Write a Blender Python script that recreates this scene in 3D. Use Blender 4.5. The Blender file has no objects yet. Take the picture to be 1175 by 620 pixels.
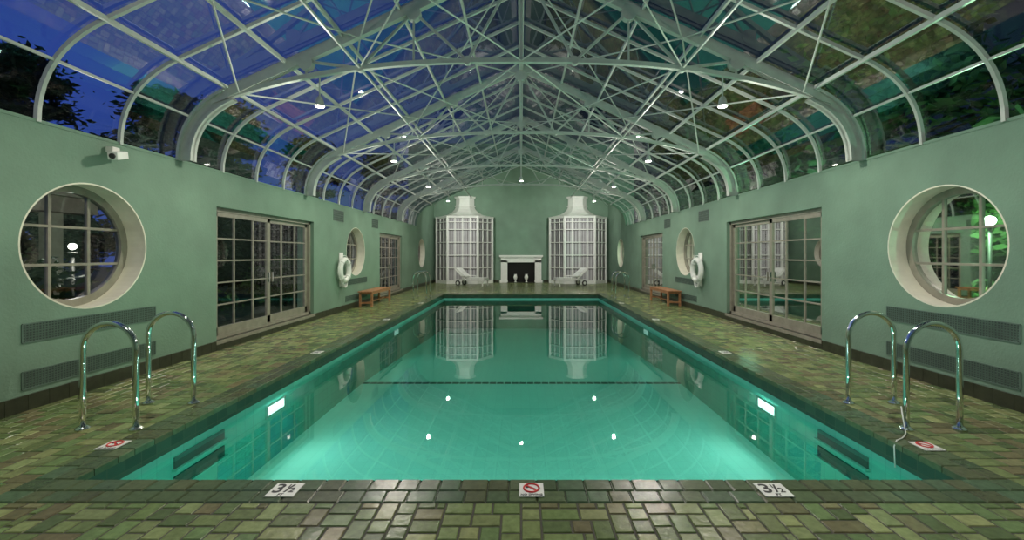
import bpy, math, random
from mathutils import Vector, Matrix
random.seed(7)
S=bpy.context.scene
COL=S.collection
HW=5.1; EAVE=3.01; YE=20.8; YB=-3.0; YF=25.0
# ---------------------------------------------------------------- materials
def nodes(name):
    m=bpy.data.materials.new(name); m.use_nodes=True
    return m,m.node_tree.nodes,m.node_tree.links
def pmat(name,col,rough=0.6,metal=0.0,var=0.12,scale=8.0,bump=0.0,bscale=60.0,spec=0.5,emit=None,estr=0.0):
    m,N,L=nodes(name); b=N['Principled BSDF']
    tc=N.new('ShaderNodeTexCoord'); n=N.new('ShaderNodeTexNoise'); n.inputs['Scale'].default_value=scale; n.inputs['Detail'].default_value=4
    L.new(tc.outputs['Object'],n.inputs['Vector'])
    r=N.new('ShaderNodeValToRGB')
    r.color_ramp.elements[0].position=.3; r.color_ramp.elements[1].position=.7
    r.color_ramp.elements[0].color=tuple(c*(1-var) for c in col)+(1,)
    r.color_ramp.elements[1].color=tuple(min(1,c*(1+var)) for c in col)+(1,)
    L.new(n.outputs['Fac'],r.inputs['Fac']); L.new(r.outputs['Color'],b.inputs['Base Color'])
    b.inputs['Roughness'].default_value=rough; b.inputs['Metallic'].default_value=metal
    b.inputs['Specular IOR Level'].default_value=spec
    if bump>0:
        n2=N.new('ShaderNodeTexNoise'); n2.inputs['Scale'].default_value=bscale; n2.inputs['Detail'].default_value=3
        L.new(tc.outputs['Object'],n2.inputs['Vector'])
        bp=N.new('ShaderNodeBump'); bp.inputs['Strength'].default_value=bump; bp.inputs['Distance'].default_value=.02
        L.new(n2.outputs['Fac'],bp.inputs['Height']); L.new(bp.outputs['Normal'],b.inputs['Normal'])
    if emit:
        b.inputs['Emission Color'].default_value=emit+(1,); b.inputs['Emission Strength'].default_value=estr
    return m
def glassmat(name,tint,minref,ior=1.5,rough=0.02,mult=1.0):
    m,N,L=nodes(name); N.remove(N['Principled BSDF']); out=N['Material Output']
    t=N.new('ShaderNodeBsdfTransparent'); t.inputs['Color'].default_value=tint+(1,)
    g=N.new('ShaderNodeBsdfGlossy'); g.inputs['Roughness'].default_value=rough
    f=N.new('ShaderNodeFresnel'); f.inputs['IOR'].default_value=ior
    a=N.new('ShaderNodeMath'); a.operation='MULTIPLY_ADD'; a.inputs[1].default_value=mult; a.inputs[2].default_value=minref; a.use_clamp=True
    L.new(f.outputs[0],a.inputs[0])
    mx=N.new('ShaderNodeMixShader'); L.new(a.outputs[0],mx.inputs[0]); L.new(t.outputs[0],mx.inputs[1]); L.new(g.outputs[0],mx.inputs[2])
    L.new(mx.outputs[0],out.inputs['Surface'])
    return m,N,L,g,f
M={}
M['wall']=pmat('wall_plaster_green',(.170,.275,.196),.75,var=.10,scale=1.6,bump=.25,bscale=35)
M['cream']=pmat('cream_reveal_paint',(.76,.74,.60),.5,var=.06)
M['base']=pmat('baseboard_dark_tile',(.035,.04,.022),.3,var=.3,scale=12)
M['steel']=pmat('truss_painted_metal',(.47,.51,.45),.4,var=.08,spec=.5)
M['chrome']=pmat('chrome',(.82,.85,.82),.08,1.0,var=.02)
M['grout']=pmat('floor_grout',(.06,.06,.04),.8,var=.2)
M['frame']=pmat('window_frame_paint',(.26,.245,.19),.45,var=.15)
M['white']=pmat('white_paint',(.78,.80,.74),.45,var=.04)
M['curtain']=pmat('lattice_backing_white',(.50,.50,.50),.7,var=.06,scale=5)
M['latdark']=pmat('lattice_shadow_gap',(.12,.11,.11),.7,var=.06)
M['black']=pmat('firebox_black',(.006,.006,.005),.9)  # flat near-black for the fireplace back, sides and hearth
M['vent']=pmat('vent_metal',(.10,.16,.125),.5,var=.15)
M['ventd']=pmat('vent_dark',(.035,.055,.042),.8)
M['wood']=pmat('teak_wood',(.42,.20,.09),.45,var=.3,scale=14)
M['dark']=pmat('dark_rubber',(.02,.02,.02),.6)
M['red']=pmat('sign_red',(.6,.03,.03),.5)
M['ink']=pmat('sign_black',(.01,.01,.01),.5)
M['cushion']=pmat('cushion_white',(.75,.77,.72),.8,var=.05)
M['bark']=pmat('tree_bark',(.06,.045,.03),.9,var=.3,bump=.4)
M['leaf']=pmat('foliage_green',(.05,.12,.03),.7,var=.5,scale=1.5)
M['leafd']=pmat('foliage_dark',(.012,.022,.016),.8,var=.4,scale=1.5)
M['grass']=pmat('lawn_grass',(.03,.06,.02),.9,var=.4,scale=3)
M['stone']=pmat('pavilion_stucco',(.35,.33,.27),.8,var=.1)
M['lampE']=pmat('lamp_lens',(1,1,1),.4,emit=(1,.95,.85),estr=25)
M['poolE']=pmat('pool_light_lens',(1,1,1),.4,emit=(.88,1,.95),estr=1.8)
M['poolE2']=pmat('pool_light_lens_dim',(1,1,1),.4,emit=(.8,1,.93),estr=.5)
M['gardenE']=pmat('garden_lamp_globe',(1,1,1),.4,emit=(.75,1,.9),estr=30)
M['gardenW']=pmat('garden_lamp_globe_white',(1,1,1),.4,emit=(1,.97,.9),estr=10)
def tilemat(name,rough,gain=1.0):
    m,N,L=nodes(name); b=N['Principled BSDF']
    at=N.new('ShaderNodeAttribute'); at.attribute_name='Col'
    tc=N.new('ShaderNodeTexCoord'); n=N.new('ShaderNodeTexNoise'); n.inputs['Scale'].default_value=22; n.inputs['Detail'].default_value=5
    L.new(tc.outputs['Object'],n.inputs['Vector'])
    mr=N.new('ShaderNodeMapRange'); mr.inputs['To Min'].default_value=.5*gain; mr.inputs['To Max'].default_value=1.5*gain
    L.new(n.outputs['Fac'],mr.inputs['Value'])
    mx=N.new('ShaderNodeVectorMath'); mx.operation='SCALE'
    L.new(at.outputs['Color'],mx.inputs[0]); L.new(mr.outputs[0],mx.inputs['Scale'])
    L.new(mx.outputs[0],b.inputs['Base Color']); b.inputs['Roughness'].default_value=rough
    bp=N.new('ShaderNodeBump'); bp.inputs['Strength'].default_value=.25; bp.inputs['Distance'].default_value=.01
    L.new(n.outputs['Fac'],bp.inputs['Height']); L.new(bp.outputs['Normal'],b.inputs['Normal'])
    return m
M['tile']=tilemat('floor_glazed_tile',.25,1.25)
M['ctile']=tilemat('coping_glazed_tile',.25,1.0)
def poolmat(name,c1,c2,mortar,sc,rough=.4):
    m,N,L=nodes(name); b=N['Principled BSDF']
    tc=N.new('ShaderNodeTexCoord'); ge=N.new('ShaderNodeNewGeometry')
    sx=N.new('ShaderNodeSeparateXYZ'); L.new(tc.outputs['Object'],sx.inputs[0])
    sn=N.new('ShaderNodeSeparateXYZ'); L.new(ge.outputs['Normal'],sn.inputs[0])
    ab=N.new('ShaderNodeMath'); ab.operation='ABSOLUTE'; L.new(sn.outputs['Z'],ab.inputs[0])
    rd=N.new('ShaderNodeMath'); rd.operation='ROUND'; L.new(ab.outputs[0],rd.inputs[0])
    mxv=N.new('ShaderNodeMix'); mxv.data_type='FLOAT'
    L.new(rd.outputs[0],mxv.inputs[0]); L.new(sx.outputs['Z'],mxv.inputs[2]); L.new(sx.outputs['X'],mxv.inputs[3])
    ax=N.new('ShaderNodeMath'); ax.operation='ABSOLUTE'; L.new(sn.outputs['Y'],ax.inputs[0])
    rd2=N.new('ShaderNodeMath'); rd2.operation='ROUND'; L.new(ax.outputs[0],rd2.inputs[0])
    mxu=N.new('ShaderNodeMix'); mxu.data_type='FLOAT'
    L.new(rd2.outputs[0],mxu.inputs[0]); L.new(sx.outputs['Y'],mxu.inputs[2]); L.new(sx.outputs['X'],mxu.inputs[3])
    cb=N.new('ShaderNodeCombineXYZ'); L.new(mxu.outputs[0],cb.inputs[0]); L.new(mxv.outputs[0],cb.inputs[1])
    br=N.new('ShaderNodeTexBrick'); br.offset=0.0; br.inputs['Scale'].default_value=1
    br.inputs['Brick Width'].default_value=sc; br.inputs['Row Height'].default_value=sc; br.inputs['Mortar Size'].default_value=.004
    br.inputs['Color1'].default_value=c1+(1,); br.inputs['Color2'].default_value=c2+(1,); br.inputs['Mortar'].default_value=mortar+(1,)
    L.new(cb.outputs[0],br.inputs['Vector']); L.new(br.outputs['Color'],b.inputs['Base Color'])
    b.inputs['Roughness'].default_value=rough
    return m
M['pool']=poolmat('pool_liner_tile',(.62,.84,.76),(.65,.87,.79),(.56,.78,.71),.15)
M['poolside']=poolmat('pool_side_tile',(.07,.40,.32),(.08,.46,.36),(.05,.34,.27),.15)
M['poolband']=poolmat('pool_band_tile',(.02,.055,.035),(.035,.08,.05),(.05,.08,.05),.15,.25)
M['poolslot']=pmat('pool_step_recess',(.005,.06,.045),.6)
M['roofglass'],*_=glassmat('roof_glass',(.86,.90,.92),.004,1.36,.03,.36)
M['winglass'],*_=glassmat('window_glass',(.8,.86,.82),.09,1.45,.02,.8)
wm,N,L,g,f=glassmat('pool_water',(.80,.96,.93),0.0,1.36,.008,1.45)
va=N.new('ShaderNodeVolumeAbsorption'); va.inputs['Color'].default_value=(.08,.74,.66,1); va.inputs['Density'].default_value=.50
L.new(va.outputs[0],N['Material Output'].inputs['Volume'])
tc=N.new('ShaderNodeTexCoord'); mp=N.new('ShaderNodeMapping'); mp.inputs['Scale'].default_value=(1,.7,1)
L.new(tc.outputs['Object'],mp.inputs[0])
nz=N.new('ShaderNodeTexNoise'); nz.inputs['Scale'].default_value=1.6; nz.inputs['Detail'].default_value=1
L.new(mp.outputs[0],nz.inputs['Vector'])
bp=N.new('ShaderNodeBump'); bp.inputs['Strength'].default_value=.035; bp.inputs['Distance'].default_value=.02
L.new(nz.outputs['Fac'],bp.inputs['Height']); L.new(bp.outputs[0],g.inputs['Normal']); 
M['water']=wm
# ---------------------------------------------------------------- mesh builder
class MB:
    def __init__(s): s.v=[];s.f=[];s.mi=[];s.mats=[]
    def m(s,name):
        if name not in s.mats: s.mats.append(name)
        return s.mats.index(name)
    def quad(s,a,b,c,d,m): 
        i=len(s.v); s.v+= [tuple(a),tuple(b),tuple(c),tuple(d)]; s.f.append((i,i+1,i+2,i+3)); s.mi.append(s.m(m))
    def poly(s,pts,m):
        i=len(s.v); s.v+=[tuple(p) for p in pts]; s.f.append(tuple(range(i,i+len(pts)))); s.mi.append(s.m(m))
    def box(s,c,d,m,rot=None):
        i=len(s.v); c=Vector(c)
        for z in(-1,1):
            for x,y in((-1,-1),(1,-1),(1,1),(-1,1)):
                p=Vector((x*d[0]/2,y*d[1]/2,z*d[2]/2))
                if rot: p=rot@p
                s.v.append(tuple(c+p))
        for q in((0,3,2,1),(4,5,6,7),(0,1,5,4),(1,2,6,5),(2,3,7,6),(3,0,4,7)):
            s.f.append(tuple(i+k for k in q)); s.mi.append(s.m(m))
    def bb(s,x0,x1,y0,y1,z0,z1,m): s.box(((x0+x1)/2,(y0+y1)/2,(z0+z1)/2),(abs(x1-x0),abs(y1-y0),abs(z1-z0)),m)
    def beam(s,p,q,w,h,m,up=(0,0,1)):
        p=Vector(p);q=Vector(q);d=(q-p)
        if d.length<1e-5:return
        ln=d.length; d.normalize(); up=Vector(up)
        sd=d.cross(up)
        if sd.length<1e-3: sd=d.cross(Vector((1,0,0)))
        sd.normalize(); u=sd.cross(d)
        R=Matrix((sd,d,u)).transposed()
        s.box((p+q)/2,(w,ln,h),m,R)
    def tube(s,path,r,m,seg=10,closed=False,cap=True):
        path=[Vector(p) for p in path]; n=len(path); rs=r if isinstance(r,(list,tuple)) else [r]*n
        t0=(path[1]-path[0]).normalized(); a=Vector((0,0,1)) if abs(t0.z)<.9 else Vector((1,0,0))
        nrm=t0.cross(a).normalized(); base=len(s.v); mi=s.m(m)
        for k in range(n):
            if closed: t=(path[(k+1)%n]-path[k-1]).normalized()
            else: t=(path[min(k+1,n-1)]-path[max(k-1,0)]).normalized()
            nrm=(nrm-t*nrm.dot(t)).normalized(); b=t.cross(nrm)
            for j in range(seg):
                an=2*math.pi*j/seg
                s.v.append(tuple(path[k]+(nrm*math.cos(an)+b*math.sin(an))*rs[k]))
        for k in range(n if closed else n-1):
            for j in range(seg):
                a0=base+k*seg+j;a1=base+k*seg+(j+1)%seg;k2=(k+1)%n
                s.f.append((a0,a1,base+k2*seg+(j+1)%seg,base+k2*seg+j)); s.mi.append(mi)
        if cap and not closed:
            s.f.append(tuple(base+j for j in range(seg))[::-1]); s.mi.append(mi)
            s.f.append(tuple(base+(n-1)*seg+j for j in range(seg))); s.mi.append(mi)
    def strip(s,prof,y0,y1,m):
        for a,b in zip(prof,prof[1:]):
            s.quad((a[0],y0,a[1]),(b[0],y0,b[1]),(b[0],y1,b[1]),(a[0],y1,a[1]),m)
    def obj(s,name,smooth=False,bevel=0,loc=None,rotz=0):
        me=bpy.data.meshes.new(name); me.from_pydata(s.v,[],s.f)
        for k in s.mats: me.materials.append(M[k])
        me.polygons.foreach_set('material_index',s.mi)
        if smooth: me.polygons.foreach_set('use_smooth',[True]*len(s.f))
        me.update(); o=bpy.data.objects.new(name,me); COL.objects.link(o)
        if loc: o.location=loc
        o.rotation_euler[2]=rotz
        if bevel:
            b=o.modifiers.new('bevel','BEVEL'); b.width=bevel; b.segments=2; b.limit_method='ANGLE'
        return o
def dup(o,loc,rotz=None,scale=None):
    n=o.copy(); COL.objects.link(n); n.location=loc
    if rotz is not None:n.rotation_euler[2]=rotz
    if scale: n.scale=scale
    return n
# ---------------------------------------------------------------- floor tiles
PX=3.2; PY0=3.03; PY1=17.73; CX=3.48; CY0=2.76; CY1=18.0
cell=.06
def floor_build():
    nx=170; ny=466; occ=[[False]*ny for _ in range(nx)]
    for i in range(nx):
        x=-HW+(i+.5)*cell
        for j in range(ny):
            y=YB+(j+.5)*cell
            if abs(x)<CX and CY0<y<CY1: occ[i][j]=True
    pal=[(.135,.18,.065),(.17,.205,.08),(.105,.15,.05),(.21,.235,.095),(.085,.12,.045),(.155,.15,.07),(.12,.18,.065),(.18,.22,.09),(.13,.165,.06),(.14,.125,.06)]
    V=[];F=[];C=[]
    sizes=[(3,2),(2,3),(2,2),(3,2),(4,2),(2,3)]
    for j in range(ny):
        for i in range(nx):
            if occ[i][j]: continue
            cand=sizes[:]; random.shuffle(cand); cand+=[(2,2),(2,1),(1,2),(1,1)]
            for w,h in cand:
                if i+w>nx or j+h>ny: continue
                if all(not occ[a][b] for a in range(i,i+w) for b in range(j,j+h)):
                    if i+w<nx-1 and not occ[i+w][j] and occ[i+w+1][j] and (w,h)!=(1,1) and random.random()<.8 and w>1 and cand.index((w,h))<5: continue
                    break
            for a in range(i,i+w):
                for b in range(j,j+h): occ[a][b]=True
            g=.0045; x0=-HW+i*cell+g;x1=-HW+(i+w)*cell-g;y0=YB+j*cell+g;y1=YB+(j+h)*cell-g
            k=len(V); e=.006; z=random.uniform(-.0012,.0)
            tl=[random.uniform(-.0008,.0008) for _ in range(4)]
            V+=[(x0,y0,-.008),(x1,y0,-.008),(x1,y1,-.008),(x0,y1,-.008),(x0+e,y0+e,z+tl[0]),(x1-e,y0+e,z+tl[1]),(x1-e,y1-e,z+tl[2]),(x0+e,y1-e,z+tl[3])]
            F+=[(k+4,k+5,k+6,k+7),(k,k+1,k+5,k+4),(k+1,k+2,k+6,k+5),(k+2,k+3,k+7,k+6),(k+3,k,k+4,k+7)]
            c=random.choice(pal); q=random.uniform(.78,1.22)
            C+=[(c[0]*q,c[1]*q,c[2]*q,1)]*20
    nt=len(F)
    def q(a,b,c,d): 
        k=len(V); V.extend([a,b,c,d]); F.append((k,k+1,k+2,k+3)); C.extend([(1,1,1,1)]*4)
    z=-.006
    q((-HW,YB,z),(HW,YB,z),(HW,CY0,z),(-HW,CY0,z)); q((-HW,CY1,z),(HW,CY1,z),(HW,YF,z),(-HW,YF,z))
    q((-HW,CY0,z),(-CX,CY0,z),(-CX,CY1,z),(-HW,CY1,z)); q((CX,CY0,z),(HW,CY0,z),(HW,CY1,z),(CX,CY1,z))
    me=bpy.data.meshes.new('floor'); me.from_pydata(V,[],F); me.materials.append(M['tile']); me.materials.append(M['grout'])
    me.polygons.foreach_set('material_index',[0]*nt+[1]*4)
    at=me.color_attributes.new('Col','FLOAT_COLOR','CORNER'); at.data.foreach_set('color',[v for c in C for v in c])
    me.update(); o=bpy.data.objects.new('floor',me); COL.objects.link(o)
floor_build()
def coping_build():
    V=[];F=[];C=[]
    def tile(x0,x1,y0,y1,z1=.004,z0=-.05):
        g=.003;e=.008; x0+=g;x1-=g;y0+=g;y1-=g;k=len(V)
        V.extend([(x0,y0,z0),(x1,y0,z0),(x1,y1,z0),(x0,y1,z0),(x0,y0,z1-e),(x1,y0,z1-e),(x1,y1,z1-e),(x0,y1,z1-e),(x0+e,y0+e,z1),(x1-e,y0+e,z1),(x1-e,y1-e,z1),(x0+e,y1-e,z1)])
        fs=[(8,9,10,11)]+[(a,(a+1)%4,(a+1)%4+4,a+4) for a in range(4)]+[(a+4,(a+1)%4+4,(a+1)%4+8,a+8) for a in range(4)]
        F.extend([tuple(k+i for i in f) for f in fs])
        c=random.choice([(.085,.12,.055),(.07,.105,.05),(.10,.13,.065),(.09,.105,.05),(.075,.125,.065)]);q=random.uniform(.85,1.15)
        C.extend([(c[0]*q,c[1]*q,c[2]*q,1)]*36)
    for y0,y1 in((CY0,2.895),(2.895,PY0+.015),(PY1-.015,17.87),(17.87,CY1)):
        x=-CX; k=0
        while x<CX-.001:
            w=min(random.choice([.145,.19]),CX-x); 
            if CX-(x+w)<.07: w=CX-x
            tile(x,x+w,y0,y1); x+=w
    for s in(-1,1):
        for a,b in((PX-.015,3.34),(3.34,CX)):
            x0,x1=(a,b) if s>0 else(-b,-a); y=PY0+.015
            while y<PY1-.016:
                w=min(random.choice([.145,.19]),PY1-.015-y)
                if PY1-.015-(y+w)<.07:w=PY1-.015-y
                tile(x0,x1,y,y+w); y+=w
    me=bpy.data.meshes.new('pool_coping'); me.from_pydata(V,[],F); me.materials.append(M['ctile'])
    at=me.color_attributes.new('Col','FLOAT_COLOR','CORNER'); at.data.foreach_set('color',[v for c in C for v in c])
    me.update(); o=bpy.data.objects.new('pool_coping',me); COL.objects.link(o)
coping_build()
# pool shell
WZ=-.25
prof_y=[(PY0,-1.04),(8.6,-.98),(PY1,-1.45)]
def zf(y):
    for (a,za),(c,zc) in zip(prof_y,prof_y[1:]):
        if y<=c+1e-6: return za+(zc-za)*(y-a)/(c-a)
b=MB()
for s in(-1,1):
    x=s*PX
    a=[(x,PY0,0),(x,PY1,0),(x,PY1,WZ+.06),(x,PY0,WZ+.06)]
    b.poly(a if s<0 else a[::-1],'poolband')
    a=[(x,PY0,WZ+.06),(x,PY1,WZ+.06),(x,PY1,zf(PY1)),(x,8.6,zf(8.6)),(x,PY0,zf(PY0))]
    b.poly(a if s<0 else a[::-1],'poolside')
for y in(PY0,PY1):
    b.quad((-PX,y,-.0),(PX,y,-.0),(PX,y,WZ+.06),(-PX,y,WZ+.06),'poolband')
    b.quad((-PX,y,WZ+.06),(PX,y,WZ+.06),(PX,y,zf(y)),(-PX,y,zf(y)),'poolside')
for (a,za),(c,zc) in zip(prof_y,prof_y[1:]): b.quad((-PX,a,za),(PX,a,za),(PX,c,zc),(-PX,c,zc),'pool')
for x0,x1,y0,y1 in((-CX,CX,CY0,PY0),(-CX,CX,PY1,CY1),(-CX,-PX,PY0,PY1),(PX,CX,PY0,PY1)):
    b.quad((x0,y0,-.006),(x1,y0,-.006),(x1,y1,-.006),(x0,y1,-.006),'base')
for k in range(43):
    x=-PX+.08+k*.15
    b.box((x,8.6,zf(8.6)+.006),(.13,.09,.008),'poolslot')
for s in(-1,1):
    for z in(-.32,-.50):
        b.box((s*(PX-.006),4.26,z),(.016,.66,.11),'poolslot')
        b.box((s*(PX-.02),4.26,z-.06),(.05,.70,.02),'poolside')
b.obj('pool_basin')
b=MB(); b.bb(-PX-.03,PX+.03,PY0-.03,PY1+.03,-1.6,WZ,'water'); b.obj('pool_water')
# ---------------------------------------------------------------- walls
def wall_side(s):
    name='wall_left' if s<0 else 'wall_right'
    t=.40; x0=s*HW; x1=s*(HW+t)
    mb2=MB(); mb2.bb(min(x0,x1),max(x0,x1),YB-.3,YE,-.1,EAVE,'wall')
    o=mb2.obj(name)
    cut=MB()
    for yc in rounds[s]:
        cut.tube([(s*(HW-.3),yc,1.71),(s*(HW+t+.3),yc,1.71)],.735,'wall',64)
    for y0,y1 in doors[s]:
        cut.bb(min(s*(HW-.3),s*(HW+t+.3)),max(s*(HW-.3),s*(HW+t+.3)),y0,y1,.16,2.42,'wall')
    c=cut.obj('cutter')
    md=o.modifiers.new('b','BOOLEAN'); md.operation='DIFFERENCE'; md.object=c; md.solver='EXACT'
    dg=bpy.context.evaluated_depsgraph_get(); me=bpy.data.meshes.new_from_object(o.evaluated_get(dg))
    o.modifiers.clear(); o.data=me
    bpy.data.objects.remove(c)
    mb3=MB(); mb3.bb(min(x0,x1),max(x0,x1),YE,YF+.3,-.1,6.9,'wall'); o3=mb3.obj(name.replace('wall','wall_alcove'))
    cut=MB(); cut.tube([(s*(HW-.3),21.9,1.71),(s*(HW+t+.3),21.9,1.71)],.735,'wall',64); c=cut.obj('cutter')
    md=o3.modifiers.new('b','BOOLEAN'); md.operation='DIFFERENCE'; md.object=c; md.solver='EXACT'
    dg=bpy.context.evaluated_depsgraph_get(); me=bpy.data.meshes.new_from_object(o3.evaluated_get(dg))
    o3.modifiers.clear(); o3.data=me; bpy.data.objects.remove(c)
rounds={-1:[5.07,13.2],1:[5.2,13.3]}
doors={-1:[(7.15,10.5),(15.4,18.3)],1:[(7.25,10.6),(15.4,18.3)]}
for s in(-1,1): wall_side(s)
wn=0
def round_window(s,yc):
    global wn; wn+=1
    b=MB(); zc=1.71; R1=.725; n=64
    xa=s*(HW-.001); xb=s*(HW+.40)
    for k in range(n):
        a0=2*math.pi*k/n;a1=2*math.pi*(k+1)/n
        P=lambda r,a,x:(x,yc+r*math.cos(a),zc+r*math.sin(a))
        b.quad(P(R1,a0,xa),P(R1,a1,xa),P(R1,a1,xb),P(R1,a0,xb),'cream')
        b.quad(P(.742,a0,xa),P(.742,a1,xa),P(R1,a1,xa),P(R1,a0,xa),'cream')
        for (r0,r1,x0,x1) in((.725,.635,s*(HW+.24),s*(HW+.31)),):
            b.quad(P(r0,a0,x0),P(r0,a1,x0),P(r1,a1,x0),P(r1,a0,x0),'frame')
            b.quad(P(r1,a0,x0),P(r1,a1,x0),P(r1,a1,x1),P(r1,a0,x1),'frame')
            b.quad(P(r0,a0,x1),P(r0,a1,x1),P(r1,a1,x1),P(r1,a0,x1),'frame')
    xm=s*(HW+.275)
    for d in(-.22,.22):
        h=math.sqrt(.64**2-d*d)
        b.box((xm,yc+d,zc),(.04,.032,2*h),'frame'); b.box((xm,yc,zc+d),(.038,2*h,.03),'frame')
    b.poly([(xm,yc+.66*math.cos(2*math.pi*k/48),zc+.66*math.sin(2*math.pi*k/48)) for k in range(48)],'winglass')
    o=b.obj('window_%d'%wn)
for s in(-1,1):
    for y in rounds[s]+[21.9]: round_window(s,y)
dn=0
def door(s,y0,y1):
    global dn; dn+=1
    b=MB(); z0=.16; z1=2.42; xc=s*(HW+.14); fw=.07
    b.bb(xc-.06,xc+.06,y0,y0+fw,z0,z1,'frame'); b.bb(xc-.06,xc+.06,y1-fw,y1,z0,z1,'frame')
    b.bb(xc-.06,xc+.06,y0,y1,z1-fw,z1,'frame'); b.bb(xc-.06,xc+.06,y0,y1,z0,z0+.06,'frame')
    ym=(y0+y1)/2
    for k,(a,c) in enumerate(((y0+fw,ym),(ym,y1-fw))):
        xx=xc+(-.02 if k==0 else .02)*s; st=.085
        b.bb(xx-.025,xx+.025,a,a+st,z0+.06,z1-fw,'frame'); b.bb(xx-.025,xx+.025,c-st,c,z0+.06,z1-fw,'frame')
        b.bb(xx-.025,xx+.025,a,c,z0+.06,z0+.20,'frame'); b.bb(xx-.025,xx+.025,a,c,z1-fw-.08,z1-fw,'frame')
        for q in(.33,.67):
            yy=a+(c-a)*q; b.bb(xx-.016,xx+.016,yy-.016,yy+.016,z0+.2,z1-.1,'frame')
        for r in range(1,5):
            zz=z0+.20+(z1-fw-.08-z0-.20)*r/5; b.bb(xx-.014,xx+.014,a+.05,c-.05,zz-.013,zz+.013,'frame')
        b.quad((xx,a+.04,z0+.19),(xx,c-.04,z0+.19),(xx,c-.04,z1-.1),(xx,a+.04,z1-.1),'winglass')
    b.box((xc-s*.06,ym-.06,1.15),(.03,.025,.2),'chrome'); b.box((xc-s*.06,ym+.06,1.15),(.03,.025,.2),'chrome')
    b.bb(min(s*(HW-.03),s*(HW+.4)),max(s*(HW-.03),s*(HW+.4)),y0-.03,y1+.03,.10,z0,'frame')
    b.obj('door_%d'%dn)
for s in(-1,1):
    for d in doors[s]: door(s,*d)
def prof(n=10,off=0.0):
    pts=[]
    for k in range(n+1):
        t=k/n; x=(1-t)**2*HW+2*t*(1-t)*HW+t*t*4.35; z=(1-t)**2*EAVE+2*t*(1-t)*3.76+t*t*(6.1-.46*4.35)
        pts.append((x,z))
    pts.append((0,6.1))
    if off:
        out=[]
        for i,(x,z) in enumerate(pts):
            a=pts[max(i-1,0)];c=pts[min(i+1,len(pts)-1)]; dx=c[0]-a[0];dz=c[1]-a[1];l=math.hypot(dx,dz)
            nx,nz=-dz/l,dx/l
            if i==len(pts)-1: out.append((0,z-off*1.1)); continue
            out.append((x+nx*off*(1 if nx<0 else -1),z-abs(nz)*off))
        pts=out
    return pts
PR=prof(); full=[(-x,z) for x,z in PR]+[(x,z) for x,z in PR[::-1][1:]]
def gable(name,y):
    b=MB(); 
    lo=[(-HW,-.1),(HW,-.1)]; pts=[(x,z) for x,z in full][::-1]
    b.poly([(x,y,z) for x,z in lo+pts],'wall'); b.obj(name)
gable('wall_back',YB)
b=MB(); b.bb(-HW-.4,HW+.4,YF,YF+.3,-.1,6.9,'wall'); 
b.obj('wall_front')
b=MB()
for (x0,z0),(x1,z1) in zip(full,full[1:]):
    b.quad((x0,YE,z0),(x1,YE,z1),(x1,YE,6.9),(x0,YE,6.9),'wall')
    b.quad((x0,YE+.12,z0),(x1,YE+.12,z1),(x1,YE+.12,6.9),(x0,YE+.12,6.9),'wall')
    b.quad((x0,YE,z0),(x1,YE,z1),(x1,YE+.12,z1),(x0,YE+.12,z0),'wall')
b.obj('wall_gable_header')
b=MB(); b.bb(-HW-.4,HW+.4,YE,YF+.3,6.9,7.05,'wall'); b.obj('ceiling')
for s,nm in((-1,'left'),(1,'right')):
    b=MB(); segs=[]; y=YB
    for y0,y1 in doors[s]: segs.append((y,y0-.03)); segs.append((y0-.03,y1+.03,1)); y=y1+.03
    segs.append((y,YF))
    for sg in segs:
        h=.10 if len(sg)==3 else .16
        yy=sg[0]
        while yy<sg[1]-.01:
            w=min(.2,sg[1]-yy); b.bb(min(s*(HW-.02),s*HW),max(s*(HW-.02),s*HW),yy+.002,yy+w-.002,0,h,'base'); yy+=w
    b.obj('baseboard_'+nm)
b=MB(); b.bb(-HW,-1.3,YF-.02,YF,0,.15,'base'); b.bb(1.3,HW,YF-.02,YF,0,.15,'base'); b.obj('baseboard_front')
for i,s in enumerate((-1,1)):
    b=MB(); b.bb(min(s*(HW-.008),s*(HW+.12)),max(s*(HW-.008),s*(HW+.12)),YB,YE,EAVE-.01,EAVE+.025,'wall'); b.obj('trim_%d'%(i+1))
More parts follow.
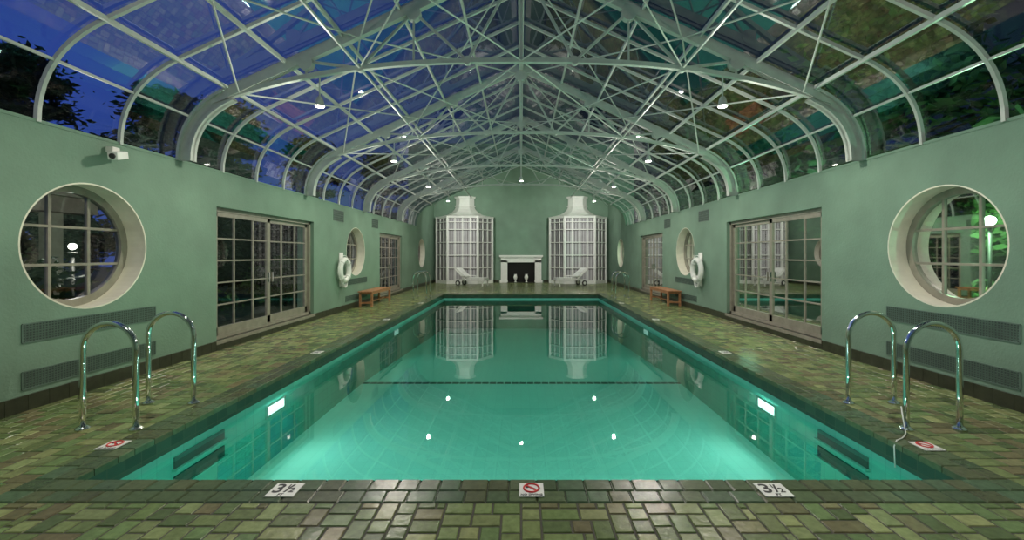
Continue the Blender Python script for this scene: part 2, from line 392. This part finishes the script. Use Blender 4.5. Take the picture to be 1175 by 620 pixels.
# ---------------------------------------------------------------- roof
b=MB(); b.strip([(x*1.006,z+.05) for x,z in full],YB,YE,'roofglass'); b.obj('ceiling_glass',smooth=False)
b=MB()
y=6.36-.93*10
while y<YE:
    pr=full
    for a,c in zip(pr,pr[1:]): b.beam((a[0],y,a[1]),(c[0],y,c[1]),.045,.04,'steel',up=(0,1,0))
    y+=.93
def roofz(x): return 6.1-.46*abs(x)
pur=[4.35,3.5,2.65,1.8,.95]
for s in(-1,1):
    for x in pur: b.beam((s*x,YB,roofz(x)-.02),(s*x,YE,roofz(x)-.02),.036,.055,'steel')
    x,z=PR[5]; b.beam((s*x,YB,z),(s*x,YE,z),.025,.03,'steel')
b.beam((0,YB,6.02),(0,YE,6.02),.10,.14,'steel')
b.obj('roof_glazing_bars')
TY=[6.36-3.72*2,6.36-3.72,6.36,10.08,13.80,17.52]
def truss(name):
    b=MB()
    for s in(-1,1):
        P=prof(12); Q=prof(12,.22)
        for i in range(12):
            for (w,aa,bb_) in((.12,0,.16),(.12,.84,1.0),(.035,0,1)):
                def pt(k,t): return (s*(P[k][0]*(1-t)+Q[k][0]*t), P[k][1]*(1-t)+Q[k][1]*t)
                p=[pt(i,aa),pt(i+1,aa),pt(i+1,bb_),pt(i,bb_)]
                c0=[(x,-w/2,z) for x,z in p];c1=[(x,w/2,z) for x,z in p]
                b.poly(c0,'steel');b.poly(c1[::-1],'steel')
                b.quad(c0[3],c0[2],c1[2],c1[3],'steel'); b.quad(c0[0],c0[1],c1[1],c1[0],'steel')
        b.beam((s*4.4,0,roofz(4.4)-.09),(0,0,roofz(0)-.09),.09,.13,'steel',up=(0,0,1))
    def bc(x): 
        t=min(1,abs(x)/4.6); return 4.50-.62*t**2.6
    xs=[-4.6+9.2*k/24 for k in range(25)]
    for x0,x1 in zip(xs,xs[1:]): b.beam((x0,0,bc(x0)),(x1,0,bc(x1)),.065,.065,'steel')
    nodes_=[4.0,3.2,2.4,1.6,.8,0]
    for s in(-1,1):
        for i in range(len(nodes_)-1):
            x0,x1=nodes_[i],nodes_[i+1]
            if i%2==0: b.beam((s*x0,0,bc(x0)),(s*x1,0,roofz(x1)-.14),.036,.036,'steel')
            else: b.beam((s*x0,0,roofz(x0)-.14),(s*x1,0,bc(x1)),.036,.036,'steel')
        for x in (3.2,1.6):
            b.beam((s*x,0,bc(x)),(s*x,0,roofz(x)-.14),.026,.026,'steel',up=(0,1,0))
        for x in(3.2,1.6):
            b.tube([(s*x,-.05,roofz(x)-.17),(s*x,.05,roofz(x)-.17)],.11,'steel',16)
        for x in(2.4,.8):
            b.tube([(s*x,-.04,bc(x)),(s*x,.04,bc(x))],.06,'steel',16)
    b.beam((0,0,bc(0)),(0,0,6.0),.05,.05,'steel',up=(0,1,0))
    b.tube([(0,-.06,5.86),(0,.06,5.86)],.15,'steel',18)
    return b.obj(name)
t0=truss('roof_truss'); t0.location=(0,TY[0],0)
for y in TY[1:]: dup(t0,(0,y,0))
b=MB()
for y0,y1 in zip(TY,TY[1:]+[20.7]):
    for s in(-1,1):
        for xa,xb in((4.2,2.4),(2.4,.1)):
            za,zb=roofz(xa)-.16,roofz(xb)-.16
            b.tube([(s*xa,y0,za),(s*xb,y1,zb)],.013,'steel',6); b.tube([(s*xb,y0,zb),(s*xa,y1,za)],.013,'steel',6)
        b.beam((s*2.4,y0,4.39),(s*2.4,y1,4.39),.025,.035,'steel')
        if y1<20: b.tube([(0,y0,4.5),(s*2.4,y1,4.4)],.011,'steel',6); b.tube([(s*2.4,y0,4.4),(0,y1,4.5)],.011,'steel',6)
b.obj('roof_cross_bracing')
# ---------------------------------------------------------------- lamps
def lamp_obj():
    b=MB(); b.tube([(0,0,.50),(0,0,.12)],.012,'steel',8)
    b.tube([(0,0,.14),(0,0,.10),(0,0,.0)],[.03,.05,.07],'steel',20)
    b.tube([(0,0,-.002),(0,0,-.008)],.06,'lampE',20)
    return b.obj('pendant_spotlight')
L0=lamp_obj(); first=True
def light(kind,name,loc,power,col,size=.1,rot=None,**kw):
    d=bpy.data.lights.new(name,kind); d.energy=power; d.color=col
    if kind in('POINT','SPOT'): d.shadow_soft_size=size
    if kind=='SPOT': d.spot_size=kw.get('angle',2.4); d.spot_blend=kw.get('blend',.8)
    if kind=='AREA': d.shape='RECTANGLE'; d.size=size; d.size_y=kw.get('sy',size)
    o=bpy.data.objects.new(name,d); COL.objects.link(o); o.location=loc
    if rot: o.rotation_euler=rot
    return o
lp=[]
for y in TY[1:6]:
    for s in(-1,1): lp.append((s*3.0,y,3.82))
lp.append((0,13.8,4.0))
for i,p in enumerate(lp):
    if i==0: L0.location=p
    else: dup(L0,p)
    if p[0]:
        light('SPOT','pendant_light',(p[0],p[1],p[2]-.03),145,(1,.92,.79),.04,angle=math.radians(172),blend=.6)
        light('POINT','pendant_light_spill',(p[0],p[1],p[2]-.07),48,(1,.94,.86),.04)
    else: light('SPOT','pendant_light',(p[0],p[1],p[2]-.03),40,(1,.94,.83),.04,angle=math.radians(165),blend=.5)
# underwater lights
pls={}
for y in(5.55,10.9):
    mt='poolE' if y<6 else 'poolE2'
    for s in(-1,1):
        if mt not in pls:
            b=MB(); b.box((0,0,0),(.012,.36,.11),mt); b.box((0,0,.068),(.02,.44,.026),'chrome');b.box((0,0,-.068),(.02,.44,.026),'chrome');b.box((0,.20,0),(.02,.036,.12),'chrome');b.box((0,-.20,0),(.02,.036,.12),'chrome')
            pls[mt]=b.obj('pool_light',loc=(s*(PX-.01),y,-.37))
        else: dup(pls[mt],(s*(PX-.01),y,-.37))
        light('AREA','pool_light_beam',(s*(PX-.022),y,-.37),17 if y<6 else 5,(.92,1,.96),.09,(0,math.radians(98)*s,0),sy=.33)
for s in(-1,1):
    light('AREA','pool_light_beam',(s*1.6,PY0+.06,-.42),30,(.92,1,.96),.4,(math.radians(97),0,0),sy=.12)
for s in(-1,1):
    light('SPOT','alcove_fill_light',(s*3.0,20.3,4.2),330,(1,.97,.93),.08,(math.radians(70),0,0),angle=1.9)  # added fill spots without fixtures, brightening the lattice cabinets
    light('POINT','alcove_fill_light',(s*2.6,22.3,6.5),60,(1,.95,.88),.1)  # added fill points hidden behind the header, lifting the upper far wall
# ---------------------------------------------------------------- ladder rails
def rails(name):
    b=MB()
    w=.245
    path=[(-w,0,0),(-w,0,.3),(-w,0,.60),(-w,0,.73)]+[(-w*math.cos(a),0,.73+w*math.sin(a)) for a in [math.pi*k/14 for k in range(1,14)]]+[(w,0,.73),(w,0,.60),(w,0,.3),(w,0,0)]
    b.tube(path,.025,'chrome',14)
    for x in(-w,w): b.tube([(x,0,.0),(x,0,.012),(x,0,.03)],[.055,.055,.03],'chrome',18)
    return b.obj(name,smooth=True)
r0=rails('pool_grab_rail'); pos=[(-3.78,3.92),(-3.78,4.61),(3.78,3.92),(3.78,4.61),(-3.78,15.9),(-3.78,16.6),(3.78,15.9),(3.78,16.6)]
r0.location=(pos[0][0],pos[0][1],0.001)
for p in pos[1:]: dup(r0,(p[0],p[1],0.001))
# ---------------------------------------------------------------- vents
def vent(s,y0,y1,z0,z1,slots,name='wall_vent'):
    b=MB(); X=lambda d:s*(HW-d)
    b.bb(min(X(0),X(.003)),max(X(0),X(.003)),y0,y1,z0,z1,'ventd')
    xf=X(.005)
    b.box((xf,(y0+y1)/2,z0),(.010,y1-y0,.014),'vent'); b.box((xf,(y0+y1)/2,z1),(.010,y1-y0,.014),'vent')
    b.box((xf,y0,(z0+z1)/2),(.010,.014,z1-z0),'vent'); b.box((xf,y1,(z0+z1)/2),(.010,.014,z1-z0),'vent')
    n=int((y1-y0)/.03)
    for k in range(1,n): b.box((X(.004),y0+(y1-y0)*k/n,(z0+z1)/2),(.004,.012,z1-z0),'vent')
    for k in range(1,slots): b.box((X(.004),(y0+y1)/2,z0+(z1-z0)*k/slots),(.004,y1-y0,.010),'vent')
    return b.obj(name)
for s in(-1,1):
    vent(s,4.36,5.95,.70,.89,7); vent(s,4.36,5.95,.22,.40,7)
    vent(s,12.4,14.1,.72,.89,4); vent(s,12.4,14.1,.24,.40,4)
    vent(s,11.6,12.25,2.55,2.85,5); vent(s,14.6,15.2,2.55,2.85,5)
# ---------------------------------------------------------------- security camera
b=MB(); b.box((-5.05,5.28,2.90),(.09,.10,.07),'white'); b.beam((-5.02,5.28,2.88),(-4.95,5.26,2.84),.03,.03,'white')
b.beam((-4.99,5.36,2.86),(-4.90,5.12,2.79),.10,.09,'white'); b.tube([(-4.90,5.125,2.792),(-4.893,5.10,2.786)],.032,'dark',16)
b.obj('security_camera',bevel=.008)
# ---------------------------------------------------------------- signs
def text_child(parent,txt,size,loc,mat):
    c=bpy.data.curves.new('lettering','FONT'); c.body=txt; c.size=size; c.align_x='CENTER'; c.align_y='CENTER'; c.extrude=.0008; c.offset=size*.015
    o=bpy.data.objects.new('tmp',c); COL.objects.link(o); dg=bpy.context.evaluated_depsgraph_get(); dg.update()
    me=bpy.data.meshes.new_from_object(o.evaluated_get(dg)); bpy.data.objects.remove(o)
    me.materials.clear(); me.materials.append(M[mat]); t=bpy.data.objects.new('lettering',me); COL.objects.link(t); t.parent=parent; t.location=loc
def sign_depth(x,y,rz=0,s=1):
    b=MB(); b.box((0,0,.0055),(.19*s,.165*s,.005),'white'); o=b.obj('depth_marker_sign',loc=(x,y,.002),rotz=rz)
    text_child(o,'3',.15*s,(-.045*s,.01*s,.0092),'ink'); text_child(o,'1',.06*s,(.01*s,.04*s,.0092),'ink'); text_child(o,'2',.075*s,(.05*s,-.01*s,.0092),'ink'); text_child(o,'/',.13*s,(.022*s,.01*s,.0092),'ink')
    text_child(o,'FT',.035*s,(-.0*s,-.062*s,.0092),'ink')
def sign_nodive(x,y,rz=0):
    b=MB(); b.box((0,0,.0055),(.165,.165,.005),'white')
    R=.052; b.tube([(R*math.cos(2*math.pi*k/28),.018+R*math.sin(2*math.pi*k/28),.0095) for k in range(28)],.0065,'red',6,closed=True)
    b.beam((-.037,.055,.0095),(.037,-.019,.0095),.012,.003,'red')
    b.beam((-.02,.04,.0088),(.03,.0,.0088),.014,.002,'ink'); b.tube([(-.028,.03,.008),(-.028,.03,.0098)],.010,'ink',12)
    o=b.obj('no_diving_sign',loc=(x,y,.002),rotz=rz); text_child(o,'NO DIVING',.028,(0,-.062,.0092),'ink')
sign_depth(-1.60,2.895); sign_depth(1.71,2.895); sign_nodive(.07,2.895)
sign_nodive(-3.42,3.58,0); sign_nodive(3.38,3.56,0)
for s in(-1,1):
    for y in(7.0,10.6,14.2): sign_depth(s*3.34,y,-s*math.pi/2,.9)
b=MB(); pts=[(3.47,3.90,.22),(3.46,3.86,.08),(3.44,3.82,.014),(3.38,3.76,.012),(3.30,3.70,.012),(3.22,3.66,.014),(3.18,3.64,-.03),(3.17,3.62,-.2)]
b.tube(pts,.005,'white',6); b.obj('pool_cleaner_cable',smooth=True)
# ---------------------------------------------------------------- benches
def bench():
    b=MB(); W=.44;Ln=2.0
    for k in range(5): b.box((-W/2+.044+k*.088,0,.47),(.075,Ln,.03),'wood')
    for y in(-Ln/2+.12,Ln/2-.12):
        for x in(-W/2+.04,W/2-.04): b.box((x,y,.2275),(.06,.07,.455),'wood')
        b.box((0,y,.42),(W-.04,.05,.07),'wood'); b.box((0,y,.12),(W-.08,.035,.05),'wood')
    for x in(-W/2+.04,W/2-.04): b.box((x,0,.42),(.035,Ln-.2,.07),'wood')
    b.box((0,0,.12),(.04,Ln-.24,.04),'wood')
    return b.obj('wooden_bench',bevel=.004)
bn=bench(); bn.location=(-4.80,14.1,.001); dup(bn,(4.80,14.3,.001))
# ---------------------------------------------------------------- life rings
def lifering():
    b=MB(); R=.29
    b.box((-.015,0,.02),(.03,.22,.95),'white')
    b.tube([(.085,R*math.cos(2*math.pi*k/40),R*math.sin(2*math.pi*k/40)) for k in range(40)],.075,'white',14,closed=True)
    for q in range(4):
        a=math.pi/4+q*math.pi/2; c=Vector((.085,R*math.cos(a),R*math.sin(a))); t=Vector((0,-math.sin(a),math.cos(a)))
        b.tube([c-t*.035,c+t*.035],.081,'cushion',14)
    b.tube([(.085,.40*math.cos(2*math.pi*k/40)*(1+.03*math.cos(8*math.pi*k/40)),.40*math.sin(2*math.pi*k/40)*(1+.03*math.cos(8*math.pi*k/40))) for k in range(40)],.010,'cushion',6,closed=True)
    b.tube([(.0,0,.25),(.10,0,.24),(.17,0,.27)],.012,'chrome',8)
    for j in range(3):
        b.tube([(.05+.03*j,.13*math.cos(2*math.pi*k/24),-.33+.16*math.sin(2*math.pi*k/24)) for k in range(24)],.013,'cushion',6,closed=True)
    return b.obj('life_ring',smooth=True)
lr=lifering(); lr.location=(-HW+.034,12.05,1.18); d=dup(lr,(HW-.034,12.1,1.18),math.pi)
# ---------------------------------------------------------------- fireplace
b=MB(); y=YF-.002
b.bb(-1.18,-.80,y-.16,y,0,1.30,'white'); b.bb(.80,1.18,y-.16,y,0,1.30,'white'); b.bb(-1.18,1.18,y-.16,y,1.18,1.50,'white')
b.bb(-1.27,1.27,y-.26,y,1.50,1.60,'white'); b.bb(-1.22,1.22,y-.21,y,1.45,1.50,'white')
b.bb(-1.24,-.78,y-.20,y,0,.14,'white'); b.bb(.78,1.24,y-.20,y,0,.14,'white')
b.bb(-.80,.80,y-.02,y-.01,0,1.18,'black'); b.bb(-.84,-.78,y-.14,y-.02,0,1.22,'black'); b.bb(.78,.84,y-.14,y-.02,0,1.22,'black')
b.bb(-.82,.82,y-.30,y-.02,.0,.03,'black')
b.obj('fireplace',bevel=.006)
b=MB(); b.tube([(0,0,0),(0,0,.03),(0,0,.07),(0,0,.14),(0,0,.28),(0,0,.38),(0,0,.42),(0,0,.46)],[.07,.07,.03,.06,.12,.09,.06,.10],'white',18)
u=b.obj('white_urn',smooth=True,loc=(-.33,YF-.22,.032)); dup(u,(.30,YF-.22,.032))
# ---------------------------------------------------------------- lattice cabinets
def cabinet(cx):
    b=MB(); H=3.8
    P=[(-1.6,0),(-1.6,-.35),(-.85,-1.15),(.85,-1.15),(1.6,-.35),(1.6,0)]
    def ring(sc,z,dy=0): return [(x*sc,y*sc+dy,z) for x,y in P]
    def loft(r0,r1,m,cap=False):
        for i in range(5): b.quad(r0[i],r0[i+1],r1[i+1],r1[i],m)
        if cap: b.poly(r1,m)
    loft(ring(.965,0),ring(.965,H),'curtain')
    loft(ring(1.02,0),ring(1.02,.16),'white'); b.poly(ring(1.02,.16),'white')
    loft(ring(1.02,H-.12),ring(1.05,H),'white'); b.poly(ring(1.05,H),'white'); b.poly(ring(1.02,H-.12),'white')
    for i in range(5):
        a=Vector((*P[i],0));c=Vector((*P[i+1],0)); d=c-a; ln=d.length; n=Vector((d.y,-d.x,0)).normalized()
        up=tuple(n)
        for t,w in((0,.10),(1,.10)): 
            p=a+d*t; b.beam(p,p+Vector((0,0,H)),w,w,'white',up=up)
        cols=max(1,int(round(ln/.42)))
        for k in range(1,cols):
            p=a+d*(k/cols); b.beam(p,p+Vector((0,0,H)),.055,.045,'white',up=up)
        fine=cols*3
        for k in range(fine):
            if k%3==0: continue
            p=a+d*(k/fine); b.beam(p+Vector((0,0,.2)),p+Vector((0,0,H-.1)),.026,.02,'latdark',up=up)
        for z in(.16,.88,1.60,2.32,3.04,3.46,H-.1):
            b.beam(a+Vector((0,0,z)),c+Vector((0,0,z)),.045,.05,'white')
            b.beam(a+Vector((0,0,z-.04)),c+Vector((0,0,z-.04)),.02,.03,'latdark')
    rs=[(1.0,H),(.80,H+.07),(.62,H+.15),(.48,H+.28),(.38,H+.45),(.33,H+.62)]
    for (s0,z0),(s1,z1) in zip(rs,rs[1:]): loft(ring(s0,z0),ring(s1,z1),'white')
    loft(ring(.33,H+.62),ring(.33,H+1.08),'white'); loft(ring(.37,H+.60),ring(.37,H+.68),'white'); 
    loft(ring(.37,H+1.08),ring(.39,H+1.20),'white',True); b.poly(ring(.37,H+1.08),'white')
    return b.obj('lattice_cabinet',loc=(cx,YF-.004,0.0))
cb=cabinet(-3.27); dup(cb,(3.27,YF-.004,0))
# ---------------------------------------------------------------- chaise lounges
def chaise():
    b=MB()
    for y in(-.30,.30):
        b.beam((-.85,y,.30),(.92,y,.30),.05,.06,'white')
        b.beam((.80,y,0),(.80,y,.30),.05,.05,'white',up=(0,1,0)); b.beam((-.45,y,.06),(-.45,y,.30),.05,.05,'white',up=(0,1,0))
        b.beam((-.15,y,.30),(-.85,y*.95,.86),.045,.05,'white'); 
        b.beam((-.48,y*1.1,.52),(.10,y*1.1,.50),.06,.035,'white'); b.beam((.08,y*1.1,.30),(.08,y*1.1,.50),.04,.04,'white',up=(0,1,0))
        yy=y*1.15
        b.tube([(-.62,yy-.025,.14),(-.62,yy+.025,.14)],.14,'dark',22); b.tube([(-.62,yy-.03,.14),(-.62,yy+.03,.14)],.08,'white',16)
    b.tube([(-.62,-.36,.14),(-.62,.36,.14)],.014,'chrome',8)
    for k in range(12): b.box((-.08+k*.088,0,.325),(.06,.58,.02),'white')
    for k in range(8):
        t=k/7; b.beam((-.2-.60*t,-.29,.35+.48*t),(-.2-.60*t,.29,.35+.48*t),.05,.02,'white')
    ang=math.atan2(.56,.70)
    for k in range(3): b.box((.02+.35*k-.0,0,.385),(.335,.56,.09),'cushion')
    R=Matrix.Rotation(ang,3,'Y')
    b.box((-.36,0,.55),(.36,.56,.09),'cushion',R); b.box((-.65,0,.78),(.36,.56,.10),'cushion',R)
    return b.obj('chaise_lounge',bevel=.012)
ch=chaise(); ch.location=(-2.62,22.5,.001); ch.rotation_euler[2]=math.radians(-22)
dup(ch,(2.62,22.5,.001),math.radians(180+22))
# ---------------------------------------------------------------- exterior
b=MB(); z=-.12
for x0,x1,y0,y1 in((-60,-HW-.4,-40,80),(HW+.4,60,-40,80),(-HW-.4,HW+.4,-40,YB),(-HW-.4,HW+.4,YF+.3,80)):
    b.quad((x0,y0,z),(x1,y0,z),(x1,y1,z),(x0,y1,z),'grass')
b.obj('garden_ground')
def tree_mesh(name,h,spread,leaf,seed,nclump=46,nleaf=90,pine=True,leafsize=.22):
    rnd=random.Random(seed); b=MB()
    b.tube([(0,0,-.1),(.01*h,.005*h,h*.4),(-.005*h,.01*h,h*.75),(0,0,h*.97)],[.02*h+.02,.016*h,.01*h,.02],'bark',8)
    for k in range(nclump):
        t=rnd.uniform(.28,1.0) if pine else rnd.uniform(.12,1)
        zc=h*t; rad=spread*(1.05-t)**.6*rnd.uniform(.3,1) if pine else spread*math.sin(math.pi*min(.95,t*.9+.1))*rnd.uniform(.2,1)
        a=rnd.uniform(0,6.283); c=Vector((rad*math.cos(a),rad*math.sin(a),zc+rad*.12))
        b.tube([(0,0,zc-.03*h),tuple(c)],[.006*h,.002*h],'bark',4)
        fl=.28 if pine else .7; cr=rnd.uniform(.6,1.15)*spread*.30
        for q in range(nleaf):
            d=Vector((rnd.gauss(0,.5),rnd.gauss(0,.5),rnd.gauss(0,.5)*fl))*cr; p=c+d
            u=Vector((rnd.uniform(-1,1),rnd.uniform(-1,1),rnd.uniform(-.5,.5))).normalized(); w=u.cross(Vector((rnd.uniform(-1,1),rnd.uniform(-1,1),rnd.uniform(-1,1)))).normalized()
            l=leafsize*rnd.uniform(.6,1.4)
            i=len(b.v); b.v+=[tuple(p-u*l),tuple(p+w*l*.4),tuple(p+u*l),tuple(p-w*l*.4)]; b.f.append((i,i+1,i+2,i+3)); b.mi.append(b.m(leaf))
    return b.obj(name)
p1=tree_mesh('pine_tree',9.0,3.0,'leafd',1,nclump=64,nleaf=120,leafsize=.16); p1.location=(-18.5,15.6,-.1)
for (x,y,sc,rz) in((-18,21.5,1.08,1),(-19,28,1.25,2),(-17,34.5,1.2,3),(-13,40,1.2,3.7),(-6,43,1.15,2.2),(-27,19,1.25,4),(-26,36,1.5,5)): dup(p1,(x,y,-.1),rz,(sc,sc,sc))
p2=tree_mesh('oak_tree',14,5.0,'leaf',3,nclump=70,nleaf=110,pine=False,leafsize=.3); p2.location=(16,8,-.1)
for (x,y,sc,rz) in((16,18.5,1.0,1),(14,28,.95,2.4),(15,38,1.1,4),(4,46,.9,5)): dup(p2,(x,y,-.1),rz,(sc,sc,sc))
bs=tree_mesh('garden_bush',1.5,1.2,'leaf',5,nclump=26,nleaf=120,pine=False,leafsize=.09); bs.location=(-7.4,6.2,-.1)
for (x,y,sc) in((-7.6,9.6,.8),(7.4,6.0,.8),(7.6,10.1,.9),(10.4,10.0,1.75),(10.9,7.3,1.6),(8.2,13,1),(-8,14.5,1)): dup(bs,(x,y,-.1),x,(sc,sc,sc))
hd=tree_mesh('tall_hedge',4.2,3.0,'leafd',9,nclump=60,nleaf=130,pine=False,leafsize=.2); hd.location=(-11.5,16,-.1); hd.scale=(.75,.75,.8)
for k in range(1,6): dup(hd,(-11.5,16+k*4.0,-.1),k*1.3,(.8,.8,.8))
for k in range(0,6): dup(hd,(-34+(k%2)*.8,2+k*5.6,-.1),k*1.3,(1.3,1.3,1.3))
for k in range(0,7): dup(hd,(27-(k%2)*.8,8+k*5.6,-.1),k*1.7,(1.3,1.3,1.3))
b=MB(); 
for y in(6.0,8.4,10.8): b.bb(-12.2,-11.9,y,y+.3,-.1,2.7,'stone')
b.bb(-12.4,-11.7,5.4,11.8,2.7,3.1,'stone'); b.bb(-14.6,-14.4,5,12,-.1,2.7,'stone'); b.bb(-14.6,-11.5,5.2,12,3.1,3.2,'stone'); b.obj('garden_pavilion')
def glamp(x,y,h,mat,pw,col,r=.10):
    b=MB(); b.tube([(0,0,-.1),(0,0,h-.12)],.03,'dark',10); b.tube([(0,0,h-.14),(0,0,h-.10)],.07,'dark',14)
    b.tube([(0,0,h+r*math.cos(math.pi*(1-k/8))) for k in range(9)],[max(.002,r*math.sin(math.pi*k/8)) for k in range(9)],mat,16)
    b.obj('garden_lamp',smooth=True,loc=(x,y,0)); light('POINT','garden_glow',(x-.25*(1 if x>0 else -1),y,h+.25),pw,col,.08)
glamp(9.0,8.2,2.26,'gardenE',700,(.5,1,.55),.09); glamp(-8.3,7.9,1.76,'gardenW',150,(1,.95,.85),.06)
light('POINT','garden_glow',(10,19,1.5),900,(.35,1,.6),.2); light('POINT','garden_glow',(10.5,2.5,1.2),600,(.35,1,.6),.2)  # added green uplights with no lamp post, lighting the right-hand foliage
# ---------------------------------------------------------------- world : dusk sky
w=bpy.data.worlds.new('dusk_sky'); S.world=w; w.use_nodes=True; N=w.node_tree.nodes; L=w.node_tree.links
bg=N['Background']; tc=N.new('ShaderNodeTexCoord'); sp=N.new('ShaderNodeSeparateXYZ'); L.new(tc.outputs['Generated'],sp.inputs[0])
mr=N.new('ShaderNodeMapRange'); mr.inputs['From Min'].default_value=.0; mr.inputs['From Max'].default_value=-.52; L.new(sp.outputs['X'],mr.inputs['Value'])
mix=N.new('ShaderNodeMix'); mix.data_type='RGBA'; L.new(mr.outputs[0],mix.inputs[0])
mix.inputs[6].default_value=(.006,.012,.024,1); mix.inputs[7].default_value=(.028,.062,.30,1)
nz=N.new('ShaderNodeTexNoise'); nz.inputs['Scale'].default_value=2.2; nz.inputs['Detail'].default_value=4; L.new(tc.outputs['Generated'],nz.inputs['Vector'])
mr2=N.new('ShaderNodeMapRange'); mr2.inputs['To Min'].default_value=.5; mr2.inputs['To Max'].default_value=1.5; L.new(nz.outputs['Fac'],mr2.inputs['Value'])
vm=N.new('ShaderNodeVectorMath'); vm.operation='SCALE'; L.new(mix.outputs[2],vm.inputs[0]); L.new(mr2.outputs[0],vm.inputs['Scale'])
L.new(vm.outputs[0],bg.inputs['Color']); bg.inputs['Strength'].default_value=1.0
# ---------------------------------------------------------------- camera
cd=bpy.data.cameras.new('camera'); cam=bpy.data.objects.new('camera',cd); COL.objects.link(cam)
cam.location=(0,0,1.6); cam.rotation_euler=(math.radians(90),0,0)
cd.sensor_width=36; cd.lens=490/1175*36; cd.shift_x=-10.5/1175; cd.shift_y=-17/1175; cd.clip_start=.05; cd.clip_end=500
S.camera=cam
S.view_settings.view_transform='Standard'; S.view_settings.look='None'; S.view_settings.exposure=0.0
